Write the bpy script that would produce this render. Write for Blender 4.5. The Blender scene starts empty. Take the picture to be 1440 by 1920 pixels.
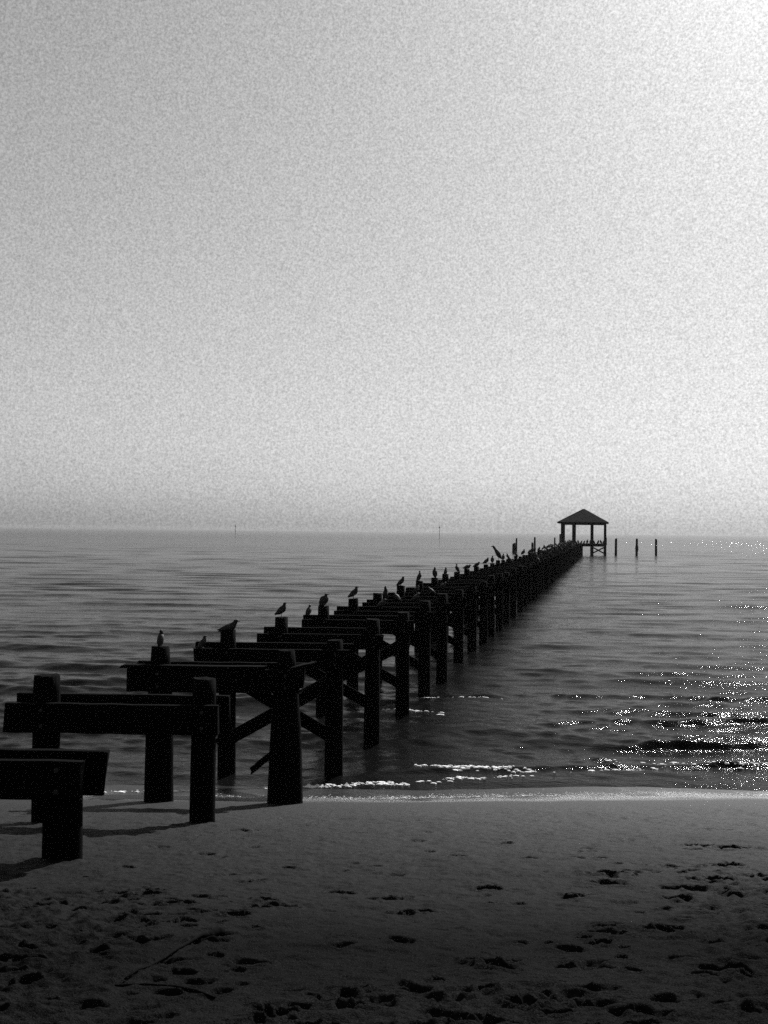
import bpy, bmesh, math, random
import numpy as np
from mathutils import Vector, Matrix

random.seed(7)
rng = np.random.default_rng(11)
S = bpy.context.scene
COL = S.collection
PI = math.pi

# ------------------------------------------------------------------ camera
CAM_H = 4.0
f_px = 2000.0 / 1440.0
yaw, pitch, roll = math.atan(420 / 2000), math.atan(35 / 2000), math.atan(16 / 1440)
cd = bpy.data.cameras.new("camera")
cam = bpy.data.objects.new("camera", cd)
COL.objects.link(cam)
S.camera = cam
cd.sensor_fit = 'HORIZONTAL'
cd.sensor_width = 24.0
cd.lens = 24.0 * f_px
cd.clip_start = 0.05
cd.clip_end = 12000
d = Vector((-math.sin(yaw) * math.cos(pitch), math.cos(yaw) * math.cos(pitch), math.sin(pitch)))
r = d.cross(Vector((0, 0, 1))).normalized()
u = r.cross(d)
r2 = r * math.cos(roll) + u * math.sin(roll)
u2 = -r * math.sin(roll) + u * math.cos(roll)
m = Matrix((r2, u2, -d)).transposed().to_4x4()
m.translation = (0, 0, CAM_H)
cam.matrix_world = m

# ------------------------------------------------------------------ sky, sun, exposure
SUN_EL, SUN_AZ = math.radians(38), math.radians(15)
w = bpy.data.worlds.new("World")
S.world = w
w.use_nodes = True
nt = w.node_tree
nt.nodes.clear()
N = nt.nodes.new
out = N("ShaderNodeOutputWorld")
bg = N("ShaderNodeBackground")
sky = N("ShaderNodeTexSky")
sky.sky_type = 'NISHITA'
sky.sun_disc = False
sky.sun_elevation = SUN_EL
sky.sun_rotation = SUN_AZ
sky.air_density = 2.6
sky.dust_density = 1.6
sky.ozone_density = 1.0
sep = N("ShaderNodeSeparateColor")          # black-and-white film behind a red filter: only the red of the sky
nt.links.new(sky.outputs[0], sep.inputs[0])
tc = N("ShaderNodeTexCoord")                # fine mottle added to the sky's brightness, imitating film grain
nz = N("ShaderNodeTexNoise")
nz.inputs["Scale"].default_value = 480.0
nz.inputs["Detail"].default_value = 2.0
nz.inputs["Roughness"].default_value = 0.9
nt.links.new(tc.outputs["Generated"], nz.inputs["Vector"])
mr = N("ShaderNodeMapRange")
mr.inputs["From Min"].default_value = 0.3
mr.inputs["From Max"].default_value = 0.7
mr.inputs["To Min"].default_value = 0.71
mr.inputs["To Max"].default_value = 1.29
nt.links.new(nz.outputs["Fac"], mr.inputs["Value"])
pw = N("ShaderNodeMath"); pw.operation = 'POWER'
nt.links.new(sep.outputs[0], pw.inputs[0]); pw.inputs[1].default_value = 0.76
mu = N("ShaderNodeMath"); mu.operation = 'MULTIPLY'
nt.links.new(pw.outputs[0], mu.inputs[0]); nt.links.new(mr.outputs[0], mu.inputs[1])
cmb = N("ShaderNodeCombineColor")
for i in range(3):
    nt.links.new(mu.outputs[0], cmb.inputs[i])
nt.links.new(cmb.outputs[0], bg.inputs[0])
bg.inputs[1].default_value = 0.069
nt.links.new(bg.outputs[0], out.inputs[0])

sl = bpy.data.lights.new("sun", 'SUN')
sl.energy = 5.0
sl.angle = math.radians(0.5)
sl.color = (1, 1, 1)
so = bpy.data.objects.new("sun", sl)
COL.objects.link(so)
sdir = Vector((math.cos(SUN_EL) * math.sin(SUN_AZ), math.cos(SUN_EL) * math.cos(SUN_AZ), math.sin(SUN_EL)))
so.rotation_euler = sdir.to_track_quat('Z', 'Y').to_euler()
so.location = sdir * 60

S.view_settings.view_transform = 'Standard'
S.view_settings.look = 'None'
S.view_settings.exposure = 0.68
S.view_settings.gamma = 1
S.cycles.use_denoising = False
S.cycles.use_adaptive_sampling = False
S.cycles.adaptive_threshold = 0.05
S.cycles.adaptive_min_samples = 12
S.cycles.max_bounces = 6
S.cycles.volume_bounces = 0

# ------------------------------------------------------------------ materials
def material(name, base=(0.1,) * 3, rough=0.7, spec=0.5):
    mt = bpy.data.materials.new(name)
    mt.use_nodes = True
    b = mt.node_tree.nodes["Principled BSDF"]
    b.inputs["Base Color"].default_value = (*base, 1)
    b.inputs["Roughness"].default_value = rough
    b.inputs["Specular IOR Level"].default_value = spec
    return mt, mt.node_tree, b

def noise(t, vec, scale, detail=4, rough=0.6):
    n = t.nodes.new("ShaderNodeTexNoise")
    n.inputs["Scale"].default_value = scale
    n.inputs["Detail"].default_value = detail
    n.inputs["Roughness"].default_value = rough
    t.links.new(vec, n.inputs["Vector"])
    return n.outputs["Fac"]

def ramp(t, fac, a, b, lo=0.3, hi=0.7):
    n = t.nodes.new("ShaderNodeMapRange")
    n.inputs["From Min"].default_value = lo
    n.inputs["From Max"].default_value = hi
    n.inputs["To Min"].default_value = a
    n.inputs["To Max"].default_value = b
    t.links.new(fac, n.inputs["Value"])
    return n.outputs[0]

def grey(t, val, sock):
    c = t.nodes.new("ShaderNodeCombineColor")
    for i in range(3):
        t.links.new(val, c.inputs[i])
    t.links.new(c.outputs[0], sock)

def mapped(t, src, scale):
    c = t.nodes.new("ShaderNodeTexCoord")
    mp = t.nodes.new("ShaderNodeMapping")
    mp.inputs["Scale"].default_value = scale
    t.links.new(c.outputs[src], mp.inputs["Vector"])
    return mp.outputs[0]

def bump(t, b, height, strength, dist):
    n = t.nodes.new("ShaderNodeBump")
    n.inputs["Strength"].default_value = strength
    n.inputs["Distance"].default_value = dist
    t.links.new(height, n.inputs["Height"])
    t.links.new(n.outputs[0], b.inputs["Normal"])
    return n

def wood(name, lo, hi, axis):
    mt, t, b = material(name, rough=0.95, spec=0.02)
    sc = [26.0, 26.0, 26.0]
    sc[axis] = 1.6
    v = mapped(t, "Object", sc)
    n1 = noise(t, v, 1.0, 6, 0.65)
    grey(t, ramp(t, n1, lo, hi), b.inputs["Base Color"])
    bump(t, b, n1, 0.7, 0.012)
    return mt
M_PILE = wood("creosoted_pile_wood", 0.002, 0.005, 2)
M_PLANK = wood("weathered_plank_wood", 0.0015, 0.005, 0)
M_ROOF, t, b = material("roof_shingles", (0.02,) * 3, 0.95, 0.02)
br = t.nodes.new("ShaderNodeTexBrick")
br.inputs["Scale"].default_value = 3.0
br.inputs["Color1"].default_value = (0.006, 0.006, 0.006, 1)
br.inputs["Color2"].default_value = (0.010, 0.010, 0.010, 1)
br.inputs["Mortar"].default_value = (0.003, 0.003, 0.003, 1)
t.links.new(mapped(t, "Object", (1, 1, 1)), br.inputs["Vector"])
t.links.new(br.outputs[0], b.inputs["Base Color"])
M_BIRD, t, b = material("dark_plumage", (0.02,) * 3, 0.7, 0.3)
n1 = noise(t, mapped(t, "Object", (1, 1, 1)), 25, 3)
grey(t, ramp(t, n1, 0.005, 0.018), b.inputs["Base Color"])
M_LEG, t, b = material("bird_leg_skin", (0.02,) * 3, 0.6, 0.3)
n1 = noise(t, mapped(t, "Object", (1, 1, 1)), 60, 2)
grey(t, ramp(t, n1, 0.012, 0.03), b.inputs["Base Color"])
M_METAL, t, b = material("rusty_metal", (0.03,) * 3, 0.5, 0.5)
n1 = noise(t, mapped(t, "Object", (1, 1, 1)), 40, 3)
grey(t, ramp(t, n1, 0.004, 0.012), b.inputs["Base Color"])
M_FOAM, t, b = material("sea_foam", (0.8,) * 3, 0.6, 0.5)
n1 = noise(t, mapped(t, "Object", (1, 1, 1)), 30, 3)
grey(t, ramp(t, n1, 0.6, 0.85), b.inputs["Base Color"])

# ------------------------------------------------------------------ helpers
def link(name, me, mat, parent=None):
    o = bpy.data.objects.new(name, me)
    if mat is not None:
        me.materials.append(mat)
    COL.objects.link(o)
    if parent is not None:
        o.parent = parent
    return o

def from_bm(name, bm, mat, parent=None, smooth=False):
    me = bpy.data.meshes.new(name)
    bm.normal_update()
    bm.to_mesh(me)
    bm.free()
    if smooth:
        for p in me.polygons:
            p.use_smooth = True
    return link(name, me, mat, parent)

def grid_mesh(name, X, Y, Z, mat, kind):
    ny, nx = X.shape
    me = bpy.data.meshes.new(name)
    co = np.stack([X, Y, Z], -1).reshape(-1, 3).astype(np.float32)
    i = np.arange(ny * nx).reshape(ny, nx)
    q = np.stack([i[:-1, :-1], i[:-1, 1:], i[1:, 1:], i[1:, :-1]], -1).reshape(-1, 4).astype(np.int32)
    me.vertices.add(len(co)); me.vertices.foreach_set("co", co.ravel())
    me.loops.add(q.size); me.loops.foreach_set("vertex_index", q.ravel())
    me.polygons.add(len(q))
    me.polygons.foreach_set("loop_start", np.arange(0, q.size, 4, dtype=np.int32))
    me.polygons.foreach_set("loop_total", np.full(len(q), 4, np.int32))
    me.update(calc_edges=True)
    me.polygons.foreach_set("use_smooth", np.ones(len(q), bool))
    o = link(name, me, mat)
    o["kind"] = kind
    return o

def thing(name, label, cat, loc=(0, 0, 0), rz=0.0, group=None):
    o = bpy.data.objects.new(name, None)
    COL.objects.link(o)
    o.location = loc
    o.rotation_euler = (0, 0, rz)
    o.empty_display_size = 0.2
    tag(o, label, cat, group)
    return o

def tag(o, label, cat, group=None):
    o["label"] = label
    o["category"] = cat
    if group:
        o["group"] = group

def dup(root, loc, rz, label, group):
    c = root.copy()
    COL.objects.link(c)
    c.location = loc
    c.rotation_euler = (0, 0, rz)
    c["label"] = label
    c["group"] = group
    for ch in root.children:
        k = ch.copy()
        COL.objects.link(k)
        k.parent = c
    return c

def plank_bm(p0, p1, wid, thick, side=(0, 1, 0), ragged=0.0, seg=6):
    """A sawn plank from p0 to p1; thick along 'side', wid across; slightly worn edges and ends."""
    p0, p1 = Vector(p0), Vector(p1)
    ax = (p1 - p0).normalized()
    sd = Vector(side); sd = (sd - ax * sd.dot(ax)).normalized()
    up = ax.cross(sd).normalized()
    bm = bmesh.new()
    rings = []
    L = (p1 - p0).length
    ch = 0.008
    prof = [(-1, -1, 1, 0), (-1, -1, 0, 1), (-1, 1, 0, -1), (-1, 1, 1, 0), (1, 1, -1, 0), (1, 1, 0, -1), (1, -1, 0, 1), (1, -1, -1, 0)]
    for k in range(seg + 1):
        f = k / seg
        c = p0.lerp(p1, f)
        wob = random.uniform(-1, 1) * 0.004
        ring = []
        for (a, bq, da, db) in prof:
            q = c + up * (a * wid / 2 + da * ch + wob) + sd * (bq * thick / 2 + db * ch)
            if k in (0, seg):
                q += ax * (random.uniform(-1, 1) * ragged + (ragged * 0.8 * a if random.random() < 0.5 else 0))
            ring.append(bm.verts.new(q))
        rings.append(ring)
    n = len(prof)
    for a, bq in zip(rings, rings[1:]):
        for i in range(n):
            bm.faces.new((a[i], a[(i + 1) % n], bq[(i + 1) % n], bq[i]))
    bm.faces.new(rings[0][::-1])
    bm.faces.new(rings[-1])
    bmesh.ops.recalc_face_normals(bm, faces=bm.faces)
    return bm

def pile_bm(x, y, zb, zt, rb, rm, rt, lean=0.0, n=16, tilt=0.0, leany=0.0):
    """A round timber pile: tapered, knotty, the sawn top slightly worn and split."""
    bm = bmesh.new()
    ks = 13
    ph = [random.uniform(0, 6.28) for _ in range(4)]
    rings = []
    for k in range(ks + 1):
        f = k / ks
        z = zb + (zt - zb) * f
        rr = rb + (rm - rb) * (f / 0.6) if f < 0.6 else rm + (rt - rm) * ((f - 0.6) / 0.4)
        if k == ks:
            rr *= 0.96
        ring = []
        for i in range(n):
            a = 2 * PI * i / n
            q = rr * (1 + 0.03 * math.sin(3 * a + ph[0] + 2 * f) + 0.02 * math.sin(5 * a + ph[1]) + random.uniform(-0.012, 0.012))
            dz = (tilt * math.cos(a + ph[2]) * rr + random.uniform(-0.006, 0.006)) if k == ks else 0
            ring.append(bm.verts.new((x + lean * (1 - f) + q * math.cos(a), y + leany * (1 - f) + q * math.sin(a), z + dz)))
        rings.append(ring)
    for a, bq in zip(rings, rings[1:]):
        for i in range(n):
            fc = bm.faces.new((a[i], a[(i + 1) % n], bq[(i + 1) % n], bq[i]))
            fc.smooth = True
    # worn, dished top: an inner ring a little lower
    top = rings[-1]
    inner = [bm.verts.new((v.co.x * 0.35 + (x) * 0.65, v.co.y * 0.35 + y * 0.65, zt - 0.012 + random.uniform(-0.006, 0.006))) for v in top]
    for i in range(n):
        bm.faces.new((top[i], top[(i + 1) % n], inner[(i + 1) % n], inner[i]))
    bm.faces.new(inner)
    bm.faces.new(rings[0][::-1])
    return bm

# ------------------------------------------------------------------ beach and sea bed
def smooth01(a, b, x):
    q = np.clip((x - a) / (b - a), 0, 1)
    return q * q * (3 - 2 * q)

def lat_noise(X, Y, sx, sy, seed):
    """value noise on a lattice"""
    g = np.random.default_rng(seed).random((256, 256))
    x, y = X / sx, Y / sy
    xi, yi = np.floor(x).astype(int), np.floor(y).astype(int)
    fx, fy = x - xi, y - yi
    fx, fy = fx * fx * (3 - 2 * fx), fy * fy * (3 - 2 * fy)
    G = lambda a, b: g[a & 255, b & 255]
    return (G(xi, yi) * (1 - fx) + G(xi + 1, yi) * fx) * (1 - fy) + (G(xi, yi + 1) * (1 - fx) + G(xi + 1, yi + 1) * fx) * fy - 0.5

def beach_u(X, Y):
    q = 1 / (1 + np.exp(-np.clip((X + 4.5) * 4, -60, 60)))
    return Y - (0.2 + 0.08 * q) * (np.clip(X, -40, 40) + 4.35)

def beach_z(X, Y):
    U = beach_u(X, Y)
    v = np.maximum(U - 14.6, 0)
    up = 1.31 - 0.178 * (U - 8.1)
    up = np.minimum(up, 2.35 + 0.45 * np.tanh((up - 2.35) / 0.45) * (up > 2.35) + 10 * (up <= 2.35))
    z = np.where(U < 14.6, up, np.where(v < 3.4, 0.153 - 0.06 * v - 0.0708 * (1 - np.exp(-v / 0.6)), 0.153 - 0.204 - 0.0708 - 0.1 * (v - 3.4)))
    return np.maximum(z, -1.6)

FP = [(-0.74,6.91,0.09,0.05),(-0.64,6.31,0.05,0.035),(-0.52,6.38,0.07,0.02),(-1.05,6.0,0.11,0.05),(-1.09,5.91,0.06,0.03),(0.02,7.65,0.15,0.05),(0.02,7.26,0.14,0.04),(-1.65,6.68,0.09,0.025),(-1.4,6.47,0.06,0.02),(-1.27,6.43,0.07,0.03),(-2.01,6.24,0.08,0.05),(-1.89,6.02,0.11,0.05),(-1.95,5.9,0.07,0.04),(-1.78,5.99,0.06,0.035),(-2.79,6.36,0.08,0.05),(-2.77,6.19,0.1,0.05),(-2.46,5.91,0.08,0.04),(-2.35,5.89,0.05,0.03),(-2.95,6.42,0.07,0.03),(-3.16,6.29,0.07,0.02),(-1.72,5.22,0.04,0.04),(-1.61,5.66,0.04,0.03),(-2.01,5.58,0.06,0.04),(-1.94,5.55,0.06,0.04),(-2.47,5.46,0.09,0.04),(-2.59,5.55,0.04,0.03),(-2.21,5.43,0.03,0.03),(-0.96,5.06,0.07,0.02),(-1.21,4.89,0.07,0.02),(-0.51,4.66,0.08,0.06),(-0.44,4.57,0.07,0.05),(-0.4,4.7,0.05,0.04),(-0.66,4.3,0.03,0.03),(-0.46,4.16,0.04,0.05),(1.08,9.65,0.16,0.05),(0.8,9.77,0.12,0.05),(0.73,9.5,0.09,0.03),(0.41,6.71,0.08,0.05),(0.26,5.65,0.08,0.05),(0.33,5.74,0.07,0.05),(0.16,5.46,0.02,0.04),(0.02,5.68,0.08,0.05),(0.08,5.51,0.05,0.05),(-0.1,5.41,0.04,0.04),(-0.01,5.32,0.05,0.04),(0.09,5.21,0.03,0.03),(-0.27,5.24,0.04,0.03),(-0.42,5.26,0.06,0.02),(-0.14,5.14,0.03,0.03),(0.07,4.99,0.03,0.03),(-0.86,9.61,0.08,0.03),(-0.6,8.55,0.09,0.025),(-0.23,8.62,0.07,0.02),(-0.02,8.63,0.05,0.03),(0.45,8.26,0.1,0.02),(1.13,11.57,0.14,0.02),(1.53,12.22,0.09,0.015),(-0.99,9.91,0.1,0.012),(0.17,10.14,0.12,0.012),(-1.46,8.86,0.07,0.02),(-1.15,8.51,0.08,0.02),(-1.7,9.68,0.1,0.012),(-0.15,9.2,0.09,0.015),(0.3,7.93,0.11,0.012),(-1.2,6.5,0.07,0.025),(-1.28,6.53,0.05,0.02),(-1.12,6.61,0.05,0.02),(-0.15,6.81,0.08,0.03),(-0.21,6.71,0.07,0.03),(0.56,7.2,0.14,0.03),(0.64,7.43,0.09,0.04),(0.89,8.51,0.12,0.05),(0.94,7.91,0.11,0.04),(0.76,7.61,0.09,0.04),(-3.58,10.29,0.16,0.02),(-3.57,7.62,0.07,0.03),(-3.63,7.05,0.04,0.03),(-3.81,8.77,0.12,0.015),(-3.27,8.46,0.09,0.02),(-3.05,8.31,0.04,0.02),(-3.03,9.0,0.08,0.02),(-3.49,9.66,0.07,0.015),(-2.29,7.62,0.09,0.02),(-2.33,6.99,0.09,0.03),(-2.38,6.9,0.05,0.02),(-1.7,7.83,0.08,0.015),(-1.45,7.43,0.07,0.015),(-2.12,7.3,0.05,0.015),(-3.26,5.78,0.09,0.03),(-3.24,5.65,0.09,0.02),(-3.06,5.54,0.05,0.02),(-2.99,5.69,0.06,0.02),(-3.67,6.47,0.06,0.03),(-3.66,6.32,0.05,0.03),(-0.85,3.85,0.08,0.03),(-1.16,3.74,0.06,0.03),(-0.87,4.04,0.03,0.02),(-0.17,3.87,0.06,0.04),(-0.31,3.97,0.06,0.05),(-0.57,3.94,0.05,0.04)]
def build_beach():
    un = np.concatenate([-np.geomspace(9.0, 0.86, 14)[:-1], np.linspace(-0.85, 0.62, 900), np.geomspace(0.63, 9.0, 14)[1:]])
    yn = np.concatenate([np.linspace(-25, 2.2, 14)[:-1], np.geomspace(4.0, 20.0, 1000) - 1.8, np.geomspace(18.6, 3800, 50)])
    U, Y = np.meshgrid(un, yn)
    X = U * np.maximum(Y + 2.0, 4.0)
    Z = beach_z(X, Y)
    fine = (np.abs(X) < 20) & (Y > 1) & (Y < 19)
    bu = beach_u(X, Y)
    dry = 1 - smooth01(11.5, 14.4, bu)
    Z = Z + np.where(fine, 0.05 * lat_noise(X, Y, 1.7, 1.3, 1) * dry + 0.022 * lat_noise(X, Y, 0.5, 0.35, 2) * dry, 0)
    Z = Z + np.where(fine, (0.018 * lat_noise(X, Y, 0.12, 0.08, 3) + 0.011 * lat_noise(X, Y, 0.04, 0.03, 4)) * dry, 0)
    Z = Z - np.where(fine, 0.11 * np.exp(-((X + 4.5) / 0.75) ** 2 - ((Y - 6.7) / 0.7) ** 2), 0)          # scour hollow below the first bent
    Z = Z + np.where(fine, 0.05 * lat_noise(X, Y, 2.3, 3.0, 15) * smooth01(13.8, 15.0, bu), 0)
    # trampled areas: right foreground, left foreground, and a strip along the bottom
    right = smooth01(-0.05, 0.55, X - 0.09 * (Y - 4)) * (1 - smooth01(7.0, 9.5, Y))
    left = smooth01(0.0, 0.7, -1.45 - 0.42 * (Y - 3.9) - X) * (1 - smooth01(5.4, 7.4, Y))
    low = (1 - smooth01(3.9, 4.7, Y)) * smooth01(-1.4, -0.9, X)
    tr = np.clip(np.maximum(np.maximum(right, left), low * 0.8), 0, 1)
    churn = np.abs(lat_noise(X, Y, 0.19, 0.12, 5)) * 0.8 + np.abs(lat_noise(X, Y, 0.11, 0.09, 6)) * 0.6 + lat_noise(X, Y, 0.05, 0.045, 7) * 0.3
    Z = Z + np.where(fine, tr * (0.062 * churn - 0.02 + 0.011 * lat_noise(X, Y, 0.028, 0.024, 12) + 0.006 * lat_noise(X, Y, 0.015, 0.014, 13)), 0)
    # single footprints and pits
    fr = random.Random(3)
    pits = [(x, y, a, dp * 1.4, fr.uniform(0.35, 0.6), fr.uniform(-0.35, 0.35)) for x, y, a, dp in FP]
    for k in range(270):
        y = fr.uniform(3.2, 8.5); x = fr.uniform(-0.3, 2.4) + 0.09 * (y - 4)
        pits.append((x, y, fr.uniform(0.035, 0.10), fr.uniform(0.012, 0.04), fr.uniform(0.3, 0.6), fr.uniform(-0.8, 0.8)))
    for k in range(180):
        y = fr.uniform(3.2, 6.3); x = -1.45 - 0.42 * (y - 3.9) - fr.uniform(-0.2, 1.8)
        pits.append((x, y, fr.uniform(0.03, 0.09), fr.uniform(0.012, 0.035), fr.uniform(0.3, 0.6), fr.uniform(-0.8, 0.8)))
    for k in range(80):
        y = fr.uniform(3.3, 4.2); x = fr.uniform(-1.3, 0.2)
        pits.append((x, y, fr.uniform(0.03, 0.09), fr.uniform(0.012, 0.035), fr.uniform(0.3, 0.6), fr.uniform(-0.8, 0.8)))
    for k in range(160):
        y = fr.uniform(6.5, 13.0); x = fr.uniform(-0.42 * y, 0.3 * y)
        pits.append((x, y, fr.uniform(0.02, 0.07), fr.uniform(0.006, 0.018), fr.uniform(0.4, 0.9), fr.uniform(-0.5, 0.5)))
    for (x, y, a, dp, asp, rot) in pits:
        b = a * asp + 0.012
        a = a * 1.05
        rows = np.nonzero(np.abs(Y[:, 0] - y) < 0.45)[0]
        if not len(rows):
            continue
        s = slice(rows[0], rows[-1] + 1)
        c, sn = math.cos(rot), math.sin(rot)
        dx, dy = X[s] - x, Y[s] - y
        wob = 0.5 * lat_noise(X[s], Y[s], 0.06, 0.05, 9) + 0.35 * lat_noise(X[s], Y[s], 0.022, 0.02, 10)
        q = np.sqrt(((dx * c + dy * sn) / a) ** 2 + ((-dx * sn + dy * c) / b) ** 2) + wob
        Z[s] += -dp * (1 - smooth01(0.62, 1.0, q)) + 0.22 * dp * np.exp(-((q - 1.2) / 0.2) ** 2) + np.where(q < 0.8, dp * 0.5 * lat_noise(X[s], Y[s], 0.03, 0.025, 14), 0)
    # furrow dragged beside the stem
    for (x0, y0, x1, y1, wd, dp) in [(-1.93, 4.1, -1.9, 5.05, 0.03, 0.02), (-1.92, 4.0, -1.45, 3.88, 0.04, 0.012)]:
        L2 = (x1 - x0) ** 2 + (y1 - y0) ** 2
        tt = np.clip(((X - x0) * (x1 - x0) + (Y - y0) * (y1 - y0)) / L2, 0, 1)
        dd = np.hypot(X - x0 - tt * (x1 - x0), Y - y0 - tt * (y1 - y0))
        Z -= np.where(fine, dp * np.exp(-(dd / wd) ** 2), 0)
    global SURF
    SURF = (X, Y, Z)
    return grid_mesh("beach_ground", X, Y, Z, M_SAND, 'structure')

M_SAND, t, b = material("damp_sand", (0.08,) * 3, 0.8, 0.06)
v = mapped(t, "Object", (1, 1, 1))
n_big = noise(t, v, 0.7, 4, 0.6)
n_fine = noise(t, v, 160, 2, 0.7)
base = ramp(t, n_big, 0.007, 0.012)
mul = t.nodes.new("ShaderNodeMath"); mul.operation = 'MULTIPLY'
t.links.new(base, mul.inputs[0]); t.links.new(ramp(t, n_fine, 0.25, 1.75), mul.inputs[1])
grey(t, mul.outputs[0], b.inputs["Base Color"])
# the sand is wet and smooth where the swash reaches it, dry and rough higher up (height of the surface)
geo = t.nodes.new("ShaderNodeNewGeometry")
sx = t.nodes.new("ShaderNodeSeparateXYZ")
t.links.new(geo.outputs["Position"], sx.inputs[0])
ad = t.nodes.new("ShaderNodeMath"); ad.operation = 'MULTIPLY_ADD'
t.links.new(n_big, ad.inputs[0]); ad.inputs[1].default_value = 0.26
t.links.new(sx.outputs["Z"], ad.inputs[2])
t.links.new(ramp(t, ad.outputs[0], 0.32, 0.6, 0.18, 0.36), b.inputs["Roughness"])
ml = t.nodes.new("ShaderNodeMath"); ml.operation = 'MAXIMUM'
wb = t.nodes.new("ShaderNodeMath"); wb.operation = 'MULTIPLY'
t.links.new(ramp(t, ad.outputs[0], 0.26, 0.0, 0.22, 0.36), wb.inputs[0])
t.links.new(ramp(t, ad.outputs[0], 0.2, 1.0, 0.17, 0.23), wb.inputs[1])
t.links.new(wb.outputs[0], ml.inputs[0])
t.links.new(ramp(t, ad.outputs[0], 0.085, 0.0, 0.27, 2.17), ml.inputs[1])
t.links.new(ml.outputs[0], b.inputs["Specular IOR Level"])
n_mid = noise(t, v, 34, 4, 0.75)
hs = t.nodes.new("ShaderNodeMath"); hs.operation = 'MULTIPLY_ADD'
t.links.new(n_mid, hs.inputs[0]); hs.inputs[1].default_value = 2.2
t.links.new(n_fine, hs.inputs[2])
bs = bump(t, b, hs.outputs[0], 0.9, 0.008)
t.links.new(ramp(t, ad.outputs[0], 0.25, 0.9, 0.14, 0.26), bs.inputs["Strength"])

# ------------------------------------------------------------------ sea
WAVES = []
for lo, hi, n, slope in [(0.14, 0.35, 34, 0.085), (0.35, 0.9, 30, 0.112), (0.9, 2.2, 24, 0.085), (2.2, 6.0, 16, 0.055), (6.0, 16.0, 8, 0.020)]:
    for i in range(n):
        lam = math.exp(rng.uniform(math.log(lo), math.log(hi)))
        ang = rng.normal(0, 0.42 if lam < 1 else 0.22) + 0.20
        k = 2 * PI / lam
        a = slope / k * math.sqrt(2.0 / n)
        WAVES.append((k * -math.sin(ang), k * math.cos(ang), rng.uniform(0, 2 * PI), a, lam))

# crests of the little breakers near the shore: polyline in plan, height, front width, back width
CRESTS = [
    ([(-6, 25.4), (-3.92, 25.9), (-1.76, 26.5), (0.16, 27.0), (2.08, 27.2), (3.55, 27.0), (9, 27.6)], 0.060, 0.20, 0.8, 1),
    ([(-2.2, 24.0), (-1.02, 24.4), (1.31, 24.6), (3.4, 25.0), (8, 25.6)], 0.045, 0.16, 0.6, 2),
    ([(-2.4, 22.0), (-1.27, 22.4), (0.69, 23.1), (2.66, 23.5), (7, 24.4)], 0.055, 0.17, 0.6, 3),
    ([(-0.9, 20.5), (0.53, 20.95), (1.62, 21.1), (2.63, 21.5), (6, 22.5)], 0.050, 0.16, 0.5, 4),
    ([(-4.6, 16.5), (-4.0, 16.9), (-2.75, 17.6), (-1.19, 18.04), (0.57, 18.9), (2.74, 19.5), (6, 20.6)], 0.042, 0.12, 0.4, 5),
    ([(-20, 27.6), (-17.3, 28.1), (-13.2, 28.1), (-9.5, 27.2)], 0.08, 0.4, 1.0, 6),
    ([(-25, 32.8), (-20, 32.5), (-15, 33.0), (-10, 32.4)], 0.08, 0.4, 1.0, 7),
    ([(-9.5, 18.9), (-7.6, 19.6), (-5.4, 20.1), (-4.0, 20.3)], 0.05, 0.2, 0.5, 8),
]
CHOP = []
for i in range(9):
    lam = rng.uniform(0.30, 0.62)
    ang = rng.normal(0.62, 0.22)
    k = 2 * PI / lam
    CHOP.append((k * math.sin(ang), -k * math.cos(ang), rng.uniform(0, 2 * PI), 0.42 / k * math.sqrt(2.0 / 9)))
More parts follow.
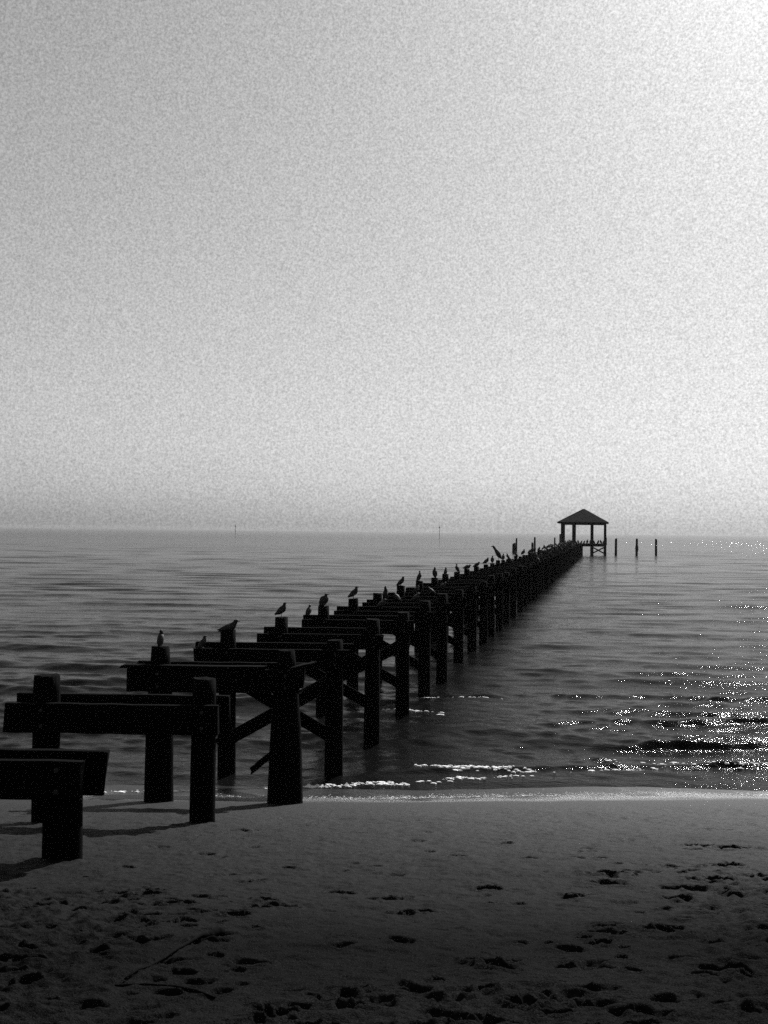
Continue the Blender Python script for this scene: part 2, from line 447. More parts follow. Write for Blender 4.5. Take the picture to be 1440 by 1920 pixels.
def sea_z(X, Y):
    fade = smooth01(0.0, 4.0, beach_u(X, Y) - 14.8) * 0.85 + 0.15
    Z = np.zeros_like(X)
    sp = 0.0028 * Y
    for kx, ky, ph, a, lam in WAVES:
        amp = a * (1 - smooth01(0.12, 0.3, sp / lam)) * (1 - (0.36 if lam < 1.2 else 0.2) * smooth01(25, 36, Y))
        if np.max(amp) > 0:
            Z += amp * np.sin(kx * X + ky * Y + ph)
    gust = 0.55 + 0.9 * (lat_noise(X, Y, 9.0, 4.0, 21) + 0.5) * (0.4 + 1.2 * (lat_noise(X, Y, 28.0, 9.0, 22) + 0.5))
    Z *= np.clip(gust, 0.45 + 0.25 * smooth01(24, 40, Y), 1.5 - 0.5 * smooth01(22, 38, Y)) * fade
    # cross chop where the swell feels the bottom, strongest on the faces of the little breakers
    near = smooth01(17.5, 19.5, Y - 0.2 * X) * (1 - smooth01(26.0, 28.0, Y)) * smooth01(-3.0, 0.5, X) if Y.size > 4 else np.zeros_like(X)
    face = np.zeros_like(X)
    for poly, h, wf, wb, sd in CRESTS:
        px = np.array([p[0] for p in poly]); py = np.array([p[1] for p in poly])
        yl = np.interp(X, px, py) + 0.35 * lat_noise(X, Y * 0 + sd * 7.3, 1.3, 1.0, 30 + sd) + 0.1 * lat_noise(X, Y * 0 + sd * 3.1, 0.3, 1.0, 40 + sd)
        ends = smooth01(px[0], px[0] + 1.5, X) * (1 - smooth01(px[-1] - 1.5, px[-1], X))
        hh = 1.45 * h * ends * np.clip(0.75 + 1.1 * lat_noise(X, Y * 0 + sd * 5.7, 1.1, 1.0, 50 + sd), 0.15, 1.5)
        dd = Y - yl
        if Y.size > 4:
            face = np.maximum(face, hh / 0.1 * np.exp(-((dd + 0.05) / 0.30) ** 2))
        Z += hh * np.where(dd < 0, np.exp(-(dd / wf) ** 2), np.exp(-(dd / wb) ** 2)) - 0.25 * hh * np.exp(-((dd + 2.2 * wf) / (1.3 * wf)) ** 2)
    if near.max() > 0:
        patch = np.clip(1.6 * (lat_noise(X, Y, 1.6, 0.8, 71) + 0.5) - 0.35, 0, 1.2)
        chop = np.zeros_like(X)
        for kx, ky, ph, a in CHOP:
            chop += a * np.sin(kx * X + ky * Y + ph)
        Z += near * chop * np.clip(0.30 + 0.8 * face, 0, 1.0) * patch
    return Z

def build_sea():
    un = np.concatenate([-np.geomspace(7.0, 0.86, 16)[:-1], np.linspace(-0.85, 0.6, 620), np.geomspace(0.61, 7.0, 16)[1:]])
    yn = np.concatenate([np.geomspace(11.0, 260, 1250), np.geomspace(262, 3800, 130)])
    U, Y = np.meshgrid(un, yn)
    X = U * (Y + 2)
    return grid_mesh("sea_water", X, Y, sea_z(X, Y), M_SEA, 'structure')

M_SEA, t, b = material("sea_water", (0.004,) * 3, 0.06, 0.5)
b.inputs["IOR"].default_value = 1.075
v1 = mapped(t, "Object", (1.0, 2.2, 1.0))
v2 = mapped(t, "Object", (0.35, 1.0, 1.0))
na = noise(t, v1, 9.0, 4, 0.6)
nb = noise(t, v2, 1.1, 5, 0.65)
sm = t.nodes.new("ShaderNodeMath"); sm.operation = 'MULTIPLY_ADD'
t.links.new(nb, sm.inputs[0]); sm.inputs[1].default_value = 3.0
t.links.new(na, sm.inputs[2])
bn = bump(t, b, sm.outputs[0], 0.4, 0.03)
pz = t.nodes.new("ShaderNodeSeparateXYZ")
pg = t.nodes.new("ShaderNodeNewGeometry")
t.links.new(pg.outputs["Position"], pz.inputs[0])
t.links.new(ramp(t, pz.outputs["Y"], 0.05, 0.075, 25, 130), b.inputs["Roughness"])      # choppier, wind-roughened water offshore
far = t.nodes.new("ShaderNodeMath"); far.operation = 'ADD'
t.links.new(ramp(t, pz.outputs["Y"], 0.03, 0.042, 25, 110), far.inputs[0])
t.links.new(ramp(t, pz.outputs["Y"], 0.0, 0.25, 150, 500), far.inputs[1])
t.links.new(far.outputs[0], bn.inputs["Distance"])

build_beach()
build_sea()

# foam along the swash line and round two piles
def build_foam():
    vs, fs = [], []
    fr = random.Random(5)
    def blob(x, y, rad, h, dry=False):
        z = float(beach_z(np.array([x]), np.array([y]))[0])
        z += float(0.05 * lat_noise(np.array([x]), np.array([y]), 2.3, 3.0, 15)[0]) * float(smooth01(13.8, 15.0, beach_u(np.array([x]), np.array([y])))[0])
        if not dry:
            z = max(z, float(sea_z(np.array([[x]]), np.array([[y]]))[0, 0]))
        z += 0.002
        n = 7
        b0 = len(vs)
        st = fr.uniform(1.3, 2.8)
        for i in range(n):
            a = 2 * PI * i / n
            q = rad * fr.uniform(0.7, 1.2)
            vs.append((x + q * st * math.cos(a), y + q * math.sin(a), z - 0.006))
        for i in range(n):
            a = 2 * PI * i / n
            q = rad * fr.uniform(0.4, 0.7)
            vs.append((x + q * st * math.cos(a), y + q * math.sin(a), z + h))
        for i in range(n):
            j = (i + 1) % n
            fs.append((b0 + i, b0 + j, b0 + n + j, b0 + n + i))
        fs.append(tuple(range(b0 + n, b0 + 2 * n)))
    line = [(-8.2, 14.6), (-6.9, 15.1), (-5.69, 15.49), (-4.55, 16.2), (-4.0, 16.42), (-3.28, 16.68), (-2.56, 16.98), (-1.32, 17.41), (-0.31, 18.07), (0.92, 18.88), (2.73, 19.44), (5.5, 20.4)]
    px = [p[0] for p in line]; py = [p[1] for p in line]
    for k in range(1900):
        x = fr.uniform(-8.2, 5.5)
        q = lat_noise(np.array([x]), np.array([0.0]), 0.7, 1, 61)[0] + 0.5
        near = 1.0 if -4.6 < x < -1.5 else 0.28
        if fr.random() > near * q * 1.3:
            continue
        y = float(np.interp(x, px, py)) + fr.gauss(0, 0.05) + 0.25 * float(lat_noise(np.array([x]), np.array([2.0]), 0.45, 1, 62)[0])
        blob(x, y, fr.uniform(0.007, 0.030), fr.uniform(0.003, 0.011))
    for cx, cy, w_, n in [(-3.7, 25.45, 0.5, 90), (-4.34, 23.3, 0.25, 40), (-3.55, 23.1, 0.05, 6), (-1.9, 17.9, 0.5, 60), (-2.6, 17.75, 0.3, 30), (0.7, 19.1, 0.5, 14)]:
        for k in range(n):
            blob(cx + fr.gauss(0, w_), cy + fr.gauss(0, 0.06), fr.uniform(0.012, 0.035), fr.uniform(0.005, 0.018))
    for k in range(3500):
        x = fr.uniform(-6.0, 6.0)
        q = lat_noise(np.array([x]), np.array([5.0]), 0.9, 1, 63)[0] + 0.5
        if fr.random() > 0.25 + q:
            continue
        wav = 0.5 * float(lat_noise(np.array([x]), np.array([1.0]), 1.7, 1, 64)[0]) + 0.12 * float(lat_noise(np.array([x]), np.array([3.0]), 0.4, 1, 65)[0])
        y = 15.2 + 0.28 * (x + 4.35) + wav + abs(fr.gauss(0, 0.16))
        blob(x, y, fr.uniform(0.003, 0.009), fr.uniform(0.001, 0.004), True)
    me = bpy.data.meshes.new("foam")
    me.from_pydata(vs, [], fs)
    o = link("foam", me, M_FOAM)
    o["kind"] = 'stuff'
build_foam()

# ------------------------------------------------------------------ the ruined pier: every bent is one thing
BENT_RZ = math.radians(10.4)
HALF = 0.875
LEFT_Y = [7.75, 10.84, 13.90, 16.6, 19.5, 22.6, 25.4, 28.2, 31.5, 34.7, 37.9, 40.5, 43.7, 46.8, 50.3, 54.4]
while LEFT_Y[-1] < 188:
    LEFT_Y.append(LEFT_Y[-1] + 3.05)

def make_bent(label, loc, z_ground=(-1.7, -1.7), tops=(2.34, 2.34), rl=(0.15, 0.14, 0.125), rr=(0.15, 0.14, 0.125),
              x0=-1.36, x1=1.26, ztop=(2.08, 2.13), zbot=(1.76, 1.78), brace=True, x1_back=None, x0_back=None, lean_r=0.0, group=None, pile_w=0.14, bolts=True, nobrace=0.0):
    t_ = thing('pier_bent', label, 'pier bent', loc, BENT_RZ, group)
    from_bm('pile', pile_bm(-HALF, 0, z_ground[0], tops[0], *rl, tilt=random.uniform(0, 0.08)), M_PILE, t_)
    from_bm('pile', pile_bm(HALF, 0, z_ground[1], tops[1], *rr, lean=lean_r, tilt=random.uniform(0, 0.08)), M_PILE, t_)
    off = pile_w + 0.045
    ragged = 0.02
    from_bm('cap_beam', plank_bm((x0, -off, (ztop[0] + zbot[0]) / 2), (x1, -off, (ztop[0] + zbot[0]) / 2), ztop[0] - zbot[0], 0.085, ragged=ragged, seg=10), M_PLANK, t_)
    xb0 = x0 + random.uniform(-0.06, 0.1) if x0_back is None else x0_back
    xb1 = x1 + random.uniform(-0.08, 0.08) if x1_back is None else x1_back
    from_bm('cap_beam', plank_bm((xb0, off, (ztop[1] + zbot[1]) / 2), (xb1, off, (ztop[1] + zbot[1]) / 2), ztop[1] - zbot[1], 0.085, ragged=ragged, seg=10), M_PLANK, t_)
    for sx_ in ((-HALF, HALF) if bolts else ()):
        for dz in (0.09, -0.08):
            bm = bmesh.new()
            bmesh.ops.create_cone(bm, cap_ends=True, segments=8, radius1=0.02, radius2=0.02, depth=0.03)
            bmesh.ops.transform(bm, verts=bm.verts[:], matrix=Matrix.Translation((sx_ + 0.02, -off - 0.055, (ztop[0] + zbot[0]) / 2 + dz)) @ Matrix.Rotation(PI / 2, 4, 'X'))
            from_bm('bolt', bm, M_METAL, t_)
    if brace:
        o1, o2 = -off + 0.005, off - 0.005
        zl, zh = random.uniform(0.50, 0.62), random.uniform(1.56, 1.66)
        from_bm('brace', plank_bm((-HALF - 0.1, o1, zl), (HALF + 0.1, o1, zh), 0.21, 0.05, ragged=0.02), M_PLANK, t_)
        if random.random() > nobrace:
            from_bm('brace', plank_bm((-HALF - 0.1, o2, zh), (HALF + 0.1, o2, zl), 0.21, 0.05, ragged=0.02), M_PLANK, t_)
    return t_

def bent_loc(i):
    return (-5.21, LEFT_Y[i] + 0.16, 0)

G = 'bents of the ruined pier'
b1 = make_bent('low bare pier bent standing highest on the sand, cut off by the picture edge', bent_loc(0), (0.6, 0.6), (2.06, 2.06),
               rr=(0.165, 0.16, 0.155), rl=(0.165, 0.16, 0.155), x1=1.08, x1_back=1.15, ztop=(2.13, 2.13), zbot=(1.82, 1.76), brace=False, group=G, pile_w=0.16)
b2 = make_bent('unbraced pier bent on dry sand with empty pile tops, second up the beach', bent_loc(1), (0.1, 0.1), (2.36, 2.35),
               rr=(0.145, 0.14, 0.13), rl=(0.15, 0.15, 0.145), x1=1.07, x1_back=1.12, x0_back=-1.25, x0=-1.27, brace=False, group=G)
b3 = make_bent('pier bent at the water line with flared pile bases and an overhanging thin board', bent_loc(2), (-0.4, -0.4), (2.36, 2.33),
               rr=(0.27, 0.215, 0.12), rl=(0.215, 0.185, 0.125), brace=False, group=G, lean_r=0.02, x0=-1.28, x1=1.10, x1_back=1.12)
from_bm('nailer_board', plank_bm((-1.38, -0.16, 2.105), (0.62, -0.16, 2.10), 0.045, 0.16, ragged=0.03, seg=8), M_PLANK, b3)
from_bm('broken_brace', plank_bm((HALF - 0.06, -0.24, 1.02), (HALF - 0.42, -0.26, 0.72), 0.085, 0.05, ragged=0.03), M_PLANK, b3)
from_bm('loose_board', plank_bm((HALF + 0.05, -0.12, 2.08), (HALF + 0.40, 0.02, 2.15), 0.05, 0.2, ragged=0.02), M_PLANK, b3)

NEAR = ['first cross-braced pier bent in the shallows, a bird bent low on its left pile',
        'second cross-braced pier bent, a gull standing on its left pile',
        'third cross-braced pier bent, a round hunched gull on its left pile',
        'fourth cross-braced pier bent, its pile carrying a gull that leans forward',
        'fifth cross-braced pier bent, a bird half hidden behind its left pile top',
        'sixth cross-braced pier bent, two birds close together on pile and beam end',
        'seventh cross-braced pier bent, a slim gull facing right on its pile',
        'eighth cross-braced pier bent, a plump gull standing upright on its pile',
        'ninth cross-braced pier bent, a small upright gull on its pile',
        'tenth cross-braced pier bent, a gull facing left on its pile',
        'eleventh cross-braced pier bent, the first crouching flat-backed gull on its pile',
        'twelfth cross-braced pier bent, second crouching gull of the row on its pile',
        'thirteenth cross-braced pier bent, last gull of the row before the tall cormorant']
for k, lab in enumerate(NEAR):
    i = 3 + k
    make_bent(lab, bent_loc(i), rr=(0.16, 0.15, 0.13), rl=(0.155, 0.145, 0.125),
              tops=(2.34 + random.uniform(-0.03, 0.03), 2.30 + random.uniform(-0.10, 0.04)),
              x0=-1.36 + random.uniform(-0.05, 0.12), x1=1.12 + random.uniform(-0.08, 0.05), ztop=(2.07 + random.uniform(-0.03, 0.02), 2.13), group=G)
i0 = 3 + len(NEAR)
FARLAB = 'distant braced pier bent, one of the close-packed dark row running out to the pavilion'
protos = []
for i in range(i0, len(LEFT_Y)):
    if len(protos) < 4:
        protos.append(make_bent(FARLAB, bent_loc(i), tops=(2.34 + random.uniform(-0.08, 0.08), 2.25 + random.uniform(-0.12, 0.08)),
                                x0=-1.36 + random.uniform(-0.05, 0.15), x1=1.1 + random.uniform(-0.08, 0.05), group='far bents of the ruined pier', bolts=False, nobrace=0.3))
    else:
        x, y, z = bent_loc(i)
        dup(protos[i % 4], (x + random.uniform(-0.06, 0.06), y + random.uniform(-0.1, 0.1), random.uniform(-0.06, 0.06)), BENT_RZ + random.uniform(-0.02, 0.02), FARLAB, 'far bents of the ruined pier')

# ------------------------------------------------------------------ pavilion at the pier end
PY = 197.0
pav = thing('pavilion', 'open pavilion with dark pyramid roof on posts at the end of the pier', 'pavilion', (-4.4, PY, 0), 0)
def block(bm, c, s):
    q = bmesh.ops.create_cube(bm, size=1.0)
    bmesh.ops.scale(bm, vec=s, verts=q['verts'])
    bmesh.ops.translate(bm, vec=c, verts=q['verts'])
XS = [-3.75, -1.72, 1.55, 3.92]
YS = [0.0, 7.2]
for yy in YS:
    for xx in XS:
        bm = bmesh.new(); block(bm, (xx, yy, 3.78), (0.46, 0.46, 3.46))
        bmesh.ops.bevel(bm, geom=bm.edges[:], offset=0.03, segments=1, affect='EDGES')
        from_bm('post', bm, M_PILE, pav)
        from_bm('pile', pile_bm(xx, yy, -1.7, 1.70, 0.27, 0.26, 0.25, n=12), M_PILE, pav)
bm = bmesh.new(); block(bm, (0.05, 3.6, 1.93), (8.4, 8.6, 0.22)); from_bm('deck', bm, M_PLANK, pav)
bm = bmesh.new()
for yy in YS:
    block(bm, (0.05, yy - 0.33, 1.68), (8.2, 0.12, 0.28))
from_bm('deck_beam', bm, M_PLANK, pav)
bm = bmesh.new()
for yy in YS:
    block(bm, (0.05, yy, 5.62), (8.1, 0.3, 0.3))
for xx in (XS[0], XS[-1]):
    block(bm, (xx, 3.6, 5.60), (0.25, 6.85, 0.26))
from_bm('eave_beam', bm, M_PLANK, pav)
for x0, x1 in [(XS[2], XS[3]), (XS[0], XS[1])]:
    for za, zb_ in ((0.25, 1.5), (1.5, 0.25)):
        from_bm('brace', plank_bm((x0, -0.30 if za < 1 else 0.30, za), (x1, -0.30 if za < 1 else 0.30, zb_), 0.24, 0.07), M_PLANK, pav)
bm = bmesh.new()                                                    # hip roof with a real thickness and a small overhang
e0 = [bm.verts.new(p) for p in ((-4.62, -1.0, 5.72), (4.55, -1.0, 5.72), (4.55, 8.2, 5.72), (-4.62, 8.2, 5.72))]
e1 = [bm.verts.new((v_.co.x, v_.co.y, 5.95)) for v_ in e0]
ap = [bm.verts.new((-0.15, 3.5, 8.42)), bm.verts.new((0.2, 3.7, 8.42))]
inn = [bm.verts.new((v_.co.x * 0.97, (v_.co.y - 3.6) * 0.97 + 3.6, 5.76)) for v_ in e0]
api = bm.verts.new((0.02, 3.6, 8.1))
for i in range(4):
    j = (i + 1) % 4
    bm.faces.new((e0[i], e0[j], e1[j], e1[i]))
    bm.faces.new((e0[j], e0[i], inn[i], inn[j]))
    bm.faces.new((inn[j], inn[i], api))
bm.faces.new((e1[0], e1[1], ap[1], ap[0])); bm.faces.new((e1[1], e1[2], ap[1]))
bm.faces.new((e1[2], e1[3], ap[0], ap[1])); bm.faces.new((e1[3], e1[0], ap[0]))
bmesh.ops.recalc_face_normals(bm, faces=bm.faces)
from_bm('roof', bm, M_ROOF, pav)
for xx, h in ((-4.1, 1.9), (4.12, 1.35)):
    bm = bmesh.new(); block(bm, (xx, -0.45, 1.85 + h / 2), (0.24, 0.24, h)); from_bm('rail_post', bm, M_PILE, pav)

# ------------------------------------------------------------------ mooring piles and channel markers
def mooring(label, x, y, h, rad, second=None, group='mooring piles off the pier end', collar=False):
    t_ = thing('mooring_pile', label, 'mooring pile', (x, y, 0), 0, group)
    from_bm('pile', pile_bm(0, 0, -1.7, h, rad, rad * 0.97, rad * 0.9, lean=random.uniform(-0.1, 0.1), tilt=0.4), M_PILE, t_)
    if second:
        dx, h2, r2_ = second
        from_bm('pile', pile_bm(dx, 0.1, -1.7, h2, r2_, r2_, r2_ * 0.95, tilt=0.5), M_PILE, t_)
    if collar:
        from_bm('fender', pile_bm(0, -0.12, 0.7, 1.75, rad * 1.15, rad * 1.35, rad * 1.1), M_PILE, t_)
mooring('lone mooring pile nearest to the right side of the pavilion', 1.49, 199.0, 3.0, 0.23)
mooring('lone mooring pile with a thick middle, between two plain ones right of the pavilion', 5.19, 199.5, 3.0, 0.22, collar=True)
mooring('lone plain mooring pile farthest right from the pavilion', 8.8, 204.7, 3.0, 0.22)
mooring('paired mooring pile with stout short stump, farthest left from the pavilion', -17.05, 204.7, 2.85, 0.17, (-0.5, 1.85, 0.32))
mooring('paired mooring pile rising behind the pier row, middle of the three left of the pavilion', -14.15, 213.0, 3.0, 0.19, (-0.45, 1.9, 0.24))
mooring('thin paired mooring pile just left of the pavilion posts', -10.98, 228.5, 2.9, 0.17, (-0.6, 1.5, 0.2))

def channel_marker(label, x, y, h):
    t_ = thing('channel_marker', label, 'channel marker', (x, y, 0), 0, 'channel markers on the horizon')
    from_bm('post', pile_bm(0, 0, -1.8, h, 0.17, 0.16, 0.15, n=10), M_PILE, t_)
    bm = bmesh.new(); block(bm, (0, -0.55, h - 1.6), (0.9, 0.1, 0.9)); from_bm('day_board', bm, M_PLANK, t_)
channel_marker('faint channel marker post on the horizon over open water far to the left', -302, 840, 8.0)
channel_marker('faint channel marker post on the horizon, closer to the pier', -131, 840, 8.5)

# ------------------------------------------------------------------ birds
SP = [(-0.185, 0.085, 0.014, 0.005), (-0.14, 0.105, 0.034, 0.018), (-0.085, 0.135, 0.056, 0.048), (-0.02, 0.17, 0.064, 0.062), (0.045, 0.205, 0.062, 0.068),
      (0.09, 0.245, 0.047, 0.052), (0.112, 0.285, 0.034, 0.038), (0.125, 0.315, 0.036, 0.038), (0.150, 0.325, 0.025, 0.026), (0.172, 0.320, 0.010, 0.011), (0.205, 0.312, 0.003, 0.004)]
def bird_body(spine, n=10):
    bm = bmesh.new()
    rings = []
    P = [Vector((x, 0, z)) for x, z, _, _ in spine]
    for k, (x, z, rw, rh) in enumerate(spine):
        tan = (P[min(k + 1, len(P) - 1)] - P[max(k - 1, 0)]).normalized()
        up = Vector((0, 1, 0)).cross(tan) * -1
        up = up if up.z > 0 else -up
        rings.append([bm.verts.new(P[k] + Vector((0, 1, 0)) * rw * math.cos(2 * PI * i / n) + up * rh * math.sin(2 * PI * i / n)) for i in range(n)])
    for a, bq in zip(rings, rings[1:]):
        for i in range(n):
            bm.faces.new((a[i], a[(i + 1) % n], bq[(i + 1) % n], bq[i])).smooth = True
    bm.faces.new(rings[0][::-1]); bm.faces.new(rings[-1])
    bmesh.ops.recalc_face_normals(bm, faces=bm.faces)
    return bm
def pose(spine, pitch, neck=0.0, squat=0.0, fat=1.0):
    """tip the whole body about the hips by pitch; neck lifts or sinks the head; squat lowers it onto its legs"""
    o = []
    c, s = math.cos(pitch), math.sin(pitch)
    for k, (x, z, rw, rh) in enumerate(spine):
        dx, dz = x - 0.0, z - 0.16
        f_ = fat * 1.22 if 2 <= k <= 5 else 1.12
        if k >= 5:
            dz += neck * (k - 4) / 5; dx -= neck * 0.3
        o.append((dx * c - dz * s, 0.16 - squat + dx * s + dz * c, rw * f_, rh * f_))
    return o
def leg_bm(side, h, x=0.0):
    bm = bmesh.new()
    q = bmesh.ops.create_cone(bm, cap_ends=True, segments=6, radius1=0.005, radius2=0.008, depth=h)
    bmesh.ops.translate(bm, vec=(x, side * 0.025, h / 2), verts=q['verts'])
    for a in (-0.5, 0, 0.5):
        q = bmesh.ops.create_cone(bm, cap_ends=True, segments=5, radius1=0.005, radius2=0.002, depth=0.045)
        bmesh.ops.transform(bm, verts=q['verts'], matrix=Matrix.Translation((x + 0.02 * math.cos(a), side * 0.025 + 0.02 * math.sin(a), 0.004)) @ Matrix.Rotation(a, 4, 'Z') @ Matrix.Rotation(PI / 2, 4, 'Y'))
    return bm
def bird(kind, label, loc, heading, pitch=0.0, neck=0.0, squat=0.0, fat=1.0, scale=1.0, spine=SP, group='gulls perched along the pier', cat=None):
    t_ = thing(kind, label, cat or kind, loc, heading, group)
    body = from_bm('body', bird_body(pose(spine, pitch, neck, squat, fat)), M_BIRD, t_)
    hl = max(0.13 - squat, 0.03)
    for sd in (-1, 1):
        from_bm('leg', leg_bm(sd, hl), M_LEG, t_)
    # folded wings: long flat lobes lying along each flank, tips crossing the tail
    for sd in (-1, 1):
        ws = [(x, z + 0.012, 0.010, rh * 0.75) for x, z, rw, rh in pose([(-0.205, 0.10, 0, 0.006), (-0.14, 0.12, 0, 0.03), (-0.06, 0.155, 0, 0.055), (0.02, 0.185, 0, 0.062), (0.07, 0.205, 0, 0.03), (0.085, 0.21, 0, 0.01)], pitch, 0, squat)]
        bm = bird_body(ws, 8)
        wy = [0.016, 0.032, 0.05, 0.058, 0.055, 0.05]
        bm.verts.ensure_lookup_table()
        for k in range(len(ws)):
            for i in range(8):
                bm.verts[k * 8 + i].co.y += sd * wy[k] * fat
        from_bm('wing', bm, M_BIRD, t_)
    t_.scale = (scale * 0.76,) * 3
    return t_
def ptop(i, dz=0.0):
    bx, by, _ = bent_loc(i)
    return (bx - HALF * math.cos(BENT_RZ), by - HALF * math.sin(BENT_RZ), 2.335 + dz)
def bend(i, xl=-1.28, off=-0.185, z=2.075):
    bx, by, _ = bent_loc(i)
    c, s = math.cos(BENT_RZ), math.sin(BENT_RZ)
    return (bx + xl * c - off * s, by + xl * s + off * c, z)
R = math.radians
bird('gull', 'gull standing upright facing the shore on the left pile of the water-line bent', ptop(2, 0.012), R(100), R(28), 0.0, 0.0, 1.05, 0.80)
bird('gull', 'gull sitting at the left beam end of the first braced bent, tail hanging out', bend(3, -1.26), R(35), R(22), 0, 0.07, 1.0, 0.80)
bird('gull', 'gull bending low on its pile with tail and wings stretched out to the left', ptop(3, 0.0), R(10), R(-8), 0.02, 0.13, 1.0, 1.15)
bird('gull', 'gull standing tall on straight legs on the left pile of the second braced bent', ptop(4, 0.0), R(20), R(12), 0.02, 0.0, 1.15, 0.95)
bird('gull', 'gull resting on the beam end between two gulls on piles', bend(5, -1.22, 0.185, 2.13), R(80), R(15), 0, 0.07, 1.1, 0.95)
bird('gull', 'round hunched gull with tail pointing down on the third braced bent pile', ptop(5, -0.01), R(25), R(32), -0.06, 0.03, 1.4, 1.1)
bird('gull', 'gull leaning forward with long tail to the left, alone on its pile', ptop(6, 0.0), R(22), R(14), 0, 0.02, 1.05, 1.1)
bird('gull', 'bird standing close against the right side of a pile top', (ptop(7)[0] + 0.16, ptop(7)[1] + 0.28, 2.13), R(60), R(40), 0.03, 0, 1.0, 1.15)
bird('gull', 'gull with tail raised left on the pile above a smaller beam-end gull', ptop(8, 0.0), R(22), R(16), 0, 0.02, 1.0, 1.1)
bird('gull', 'small round gull on a beam end just right of a taller perched gull', (ptop(8)[0] + 0.42, ptop(8)[1] + 0.25, 2.13), R(25), R(22), -0.04, 0.06, 1.2, 0.95)
bird('gull', 'slim gull standing tall and facing right on the seventh braced bent', ptop(9, 0.0), R(40), R(34), 0.02, 0.0, 1.0, 1.15)
bird('gull', 'plump gull standing upright on the eighth braced bent', ptop(10, 0.0), R(110), R(38), 0.0, 0.0, 1.25, 1.25)
bird('gull', 'small gull seen end-on, just right of the plump upright gull', ptop(11, 0.0), R(85), R(22), 0, 0.05, 1.0, 1.15)
bird('gull', 'gull facing left, the only one of the row turned that way', ptop(12, 0.0), R(165), R(34), 0, 0.03, 1.05, 1.2)
bird('gull', 'crouching gull with flat back next to the left-facing gull', ptop(13, 0.0), R(20), R(-6), -0.05, 0.07, 1.2, 1.25)
bird('gull', 'crouching gull between two other low gulls before the cormorant', ptop(14, 0.0), R(20), R(4), -0.03, 0.08, 1.1, 1.25)
bird('gull', 'gull with raised head, first before the tall cormorant', ptop(15, 0.0), R(25), R(10), 0, 0.02, 1.1, 1.35)
# seabirds among the beams, catching light on their backs
for i, xl, hd, lab in [(6, -0.2, 20, 'gull sitting low on the beam of the fourth braced bent'), (7, -0.35, 150, 'gull sitting low on the beam of the fifth braced bent, left of another'),
                       (7, 0.15, 40, 'gull sitting low on the beam of the fifth braced bent, right of another'), (8, 0.05, 200, 'gull sitting low on the beam of the sixth braced bent'),
                       (9, -0.1, 20, 'gull sitting low on the beam of the seventh braced bent')]:
    bird('gull', lab, bend(i, xl, 0.185, 2.12), R(hd), R(8), -0.02, 0.09, 1.1, 1.0)
# the tall cormorant
CS = [(-0.26, 0.02, 0.03, 0.012), (-0.17, 0.10, 0.06, 0.045), (-0.09, 0.2, 0.12, 0.11), (-0.01, 0.33, 0.15, 0.14), (0.06, 0.45, 0.14, 0.125), (0.13, 0.55, 0.10, 0.09),
      (0.20, 0.64, 0.075, 0.075), (0.25, 0.72, 0.07, 0.075), (0.28, 0.76, 0.06, 0.06), (0.33, 0.76, 0.035, 0.035), (0.43, 0.73, 0.012, 0.014)]
ct = thing('cormorant', 'tall dark cormorant leaning left, standing far out on the pier', 'cormorant', ptop(17, 0.0)[:2] + (2.36,), R(170), None)
from_bm('body', bird_body([(x, z + 0.06, rw, rh) for x, z, rw, rh in CS]), M_BIRD, ct)
for sd in (-1, 1):
    from_bm('leg', leg_bm(sd, 0.22, -0.03), M_LEG, ct)
ct.scale = (1.0, 1.0, 1.0)
# distant birds: a few pixels each
FB = 'tiny dark seabird perched on the distant pier row towards the pavilion'
pb = None
fr = random.Random(9)
for i in range(16, len(LEFT_Y)):
    for side in (0, 1):
        if i == 17 and side == 0 or fr.random() < 0.45:
            continue
        p = ptop(i) if side == 0 else bend(i, fr.uniform(-0.6, 1.1), 0.185, 2.13)
        p = (p[0], p[1], p[2] + 0.0)
        hd = R(fr.choice((20, 30, 90, 160, 200)))
        if pb is None:
            pb = bird('seabird', FB, p, hd, R(22), 0, 0.02, 1.2, 1.4, group='distant birds on the pier', cat='seabird')
        else:
            c = dup(pb, p, hd, FB, 'distant birds on the pier')
            c.scale = (fr.uniform(0.85, 1.25),) * 3
for k in range(14):
    p = (-8.3 + 8.0 * (k + fr.uniform(0.1, 0.9)) / 14, 196.2 + fr.uniform(-0.4, 4), 2.04)
    c = dup(pb, p, R(fr.uniform(0, 360)), 'tiny dark seabird standing on the pavilion deck edge', 'birds on the pavilion deck')
    c.scale = (fr.uniform(1.5, 2.2),) * 3

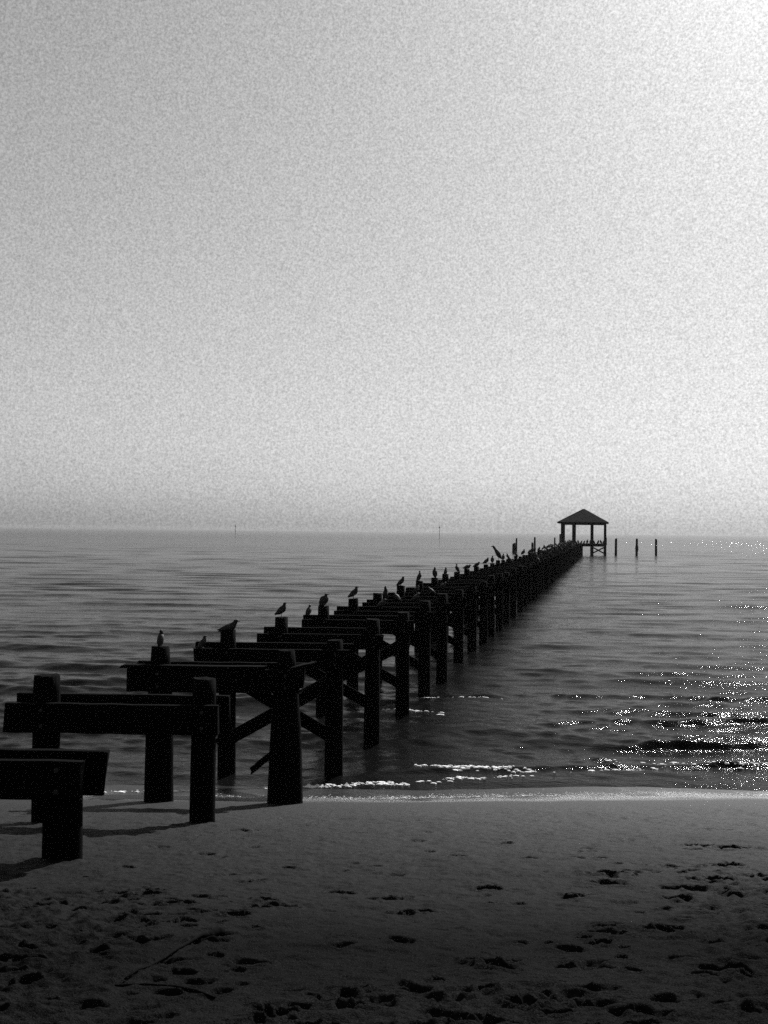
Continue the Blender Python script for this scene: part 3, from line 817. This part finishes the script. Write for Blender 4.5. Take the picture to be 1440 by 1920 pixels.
# ------------------------------------------------------------------ the stem and stick on the sand
def rod(name, pts, radii, mat):
    bm = bmesh.new()
    rings = []
    n = 7
    P = [Vector(p) for p in pts]
    for k, p in enumerate(P):
        tan = (P[min(k + 1, len(P) - 1)] - P[max(k - 1, 0)]).normalized()
        sd = tan.cross(Vector((0, 0, 1))).normalized(); up = sd.cross(tan)
        rings.append([bm.verts.new(p + (sd * math.cos(2 * PI * i / n) + up * math.sin(2 * PI * i / n)) * radii[k] * random.uniform(0.85, 1.15)) for i in range(n)])
    for a, bq in zip(rings, rings[1:]):
        for i in range(n):
            bm.faces.new((a[i], a[(i + 1) % n], bq[(i + 1) % n], bq[i])).smooth = True
    bm.faces.new(rings[0][::-1]); bm.faces.new(rings[-1])
    bmesh.ops.recalc_face_normals(bm, faces=bm.faces)
    return from_bm(name, bm, mat)
def on_sand(x, y, dz):
    X, Y, Z = SURF
    k = int(np.argmin(np.abs(Y[:, 0] - y)))
    j = int(np.argmin(np.abs(X[k] - x)))
    return (x, y, float(Z[k, max(j - 2, 0):j + 3].max()) + dz)
kp = [(-1.91, 4.07), (-1.915, 4.2), (-1.925, 4.35), (-1.925, 4.5), (-1.935, 4.65), (-1.94, 4.79), (-1.92, 4.93), (-1.90, 5.03), (-1.885, 5.07), (-1.86, 5.09)]
o = rod('dried_weed', [on_sand(x, y, 0.004) for x, y in kp], [0.005, 0.006, 0.006, 0.007, 0.007, 0.008, 0.010, 0.024, 0.032, 0.012], M_PILE)
tag(o, 'thin dark stem with a knobbed end lying on the bare foreground sand', 'stem')
kp = [(-1.93, 4.02), (-1.80, 4.03), (-1.66, 4.0), (-1.55, 3.95), (-1.46, 3.90)]
o = rod('beach_stick', [on_sand(x, y, 0.0) for x, y in kp], [0.006, 0.008, 0.008, 0.007, 0.004], M_PILE)
tag(o, 'dark stick half sunk in the trampled sand at the foot of the thin stem', 'stick')

# ------------------------------------------------------------------ haze over the sea
bm = bmesh.new()
block(bm, (0, 1930, 4.0), (56000, 4100, 13.2))
mt = bpy.data.materials.new("sea_haze")
mt.use_nodes = True
mt.node_tree.nodes.clear()
vo = mt.node_tree.nodes.new("ShaderNodeVolumePrincipled")
vo.inputs["Color"].default_value = (0.5, 0.5, 0.5, 1)
vo.inputs["Density"].default_value = 0.00008
vo.inputs["Anisotropy"].default_value = 0.2
mo = mt.node_tree.nodes.new("ShaderNodeOutputMaterial")
mt.node_tree.links.new(vo.outputs[0], mo.inputs["Volume"])
o = from_bm("haze", bm, mt)
o["kind"] = 'stuff'
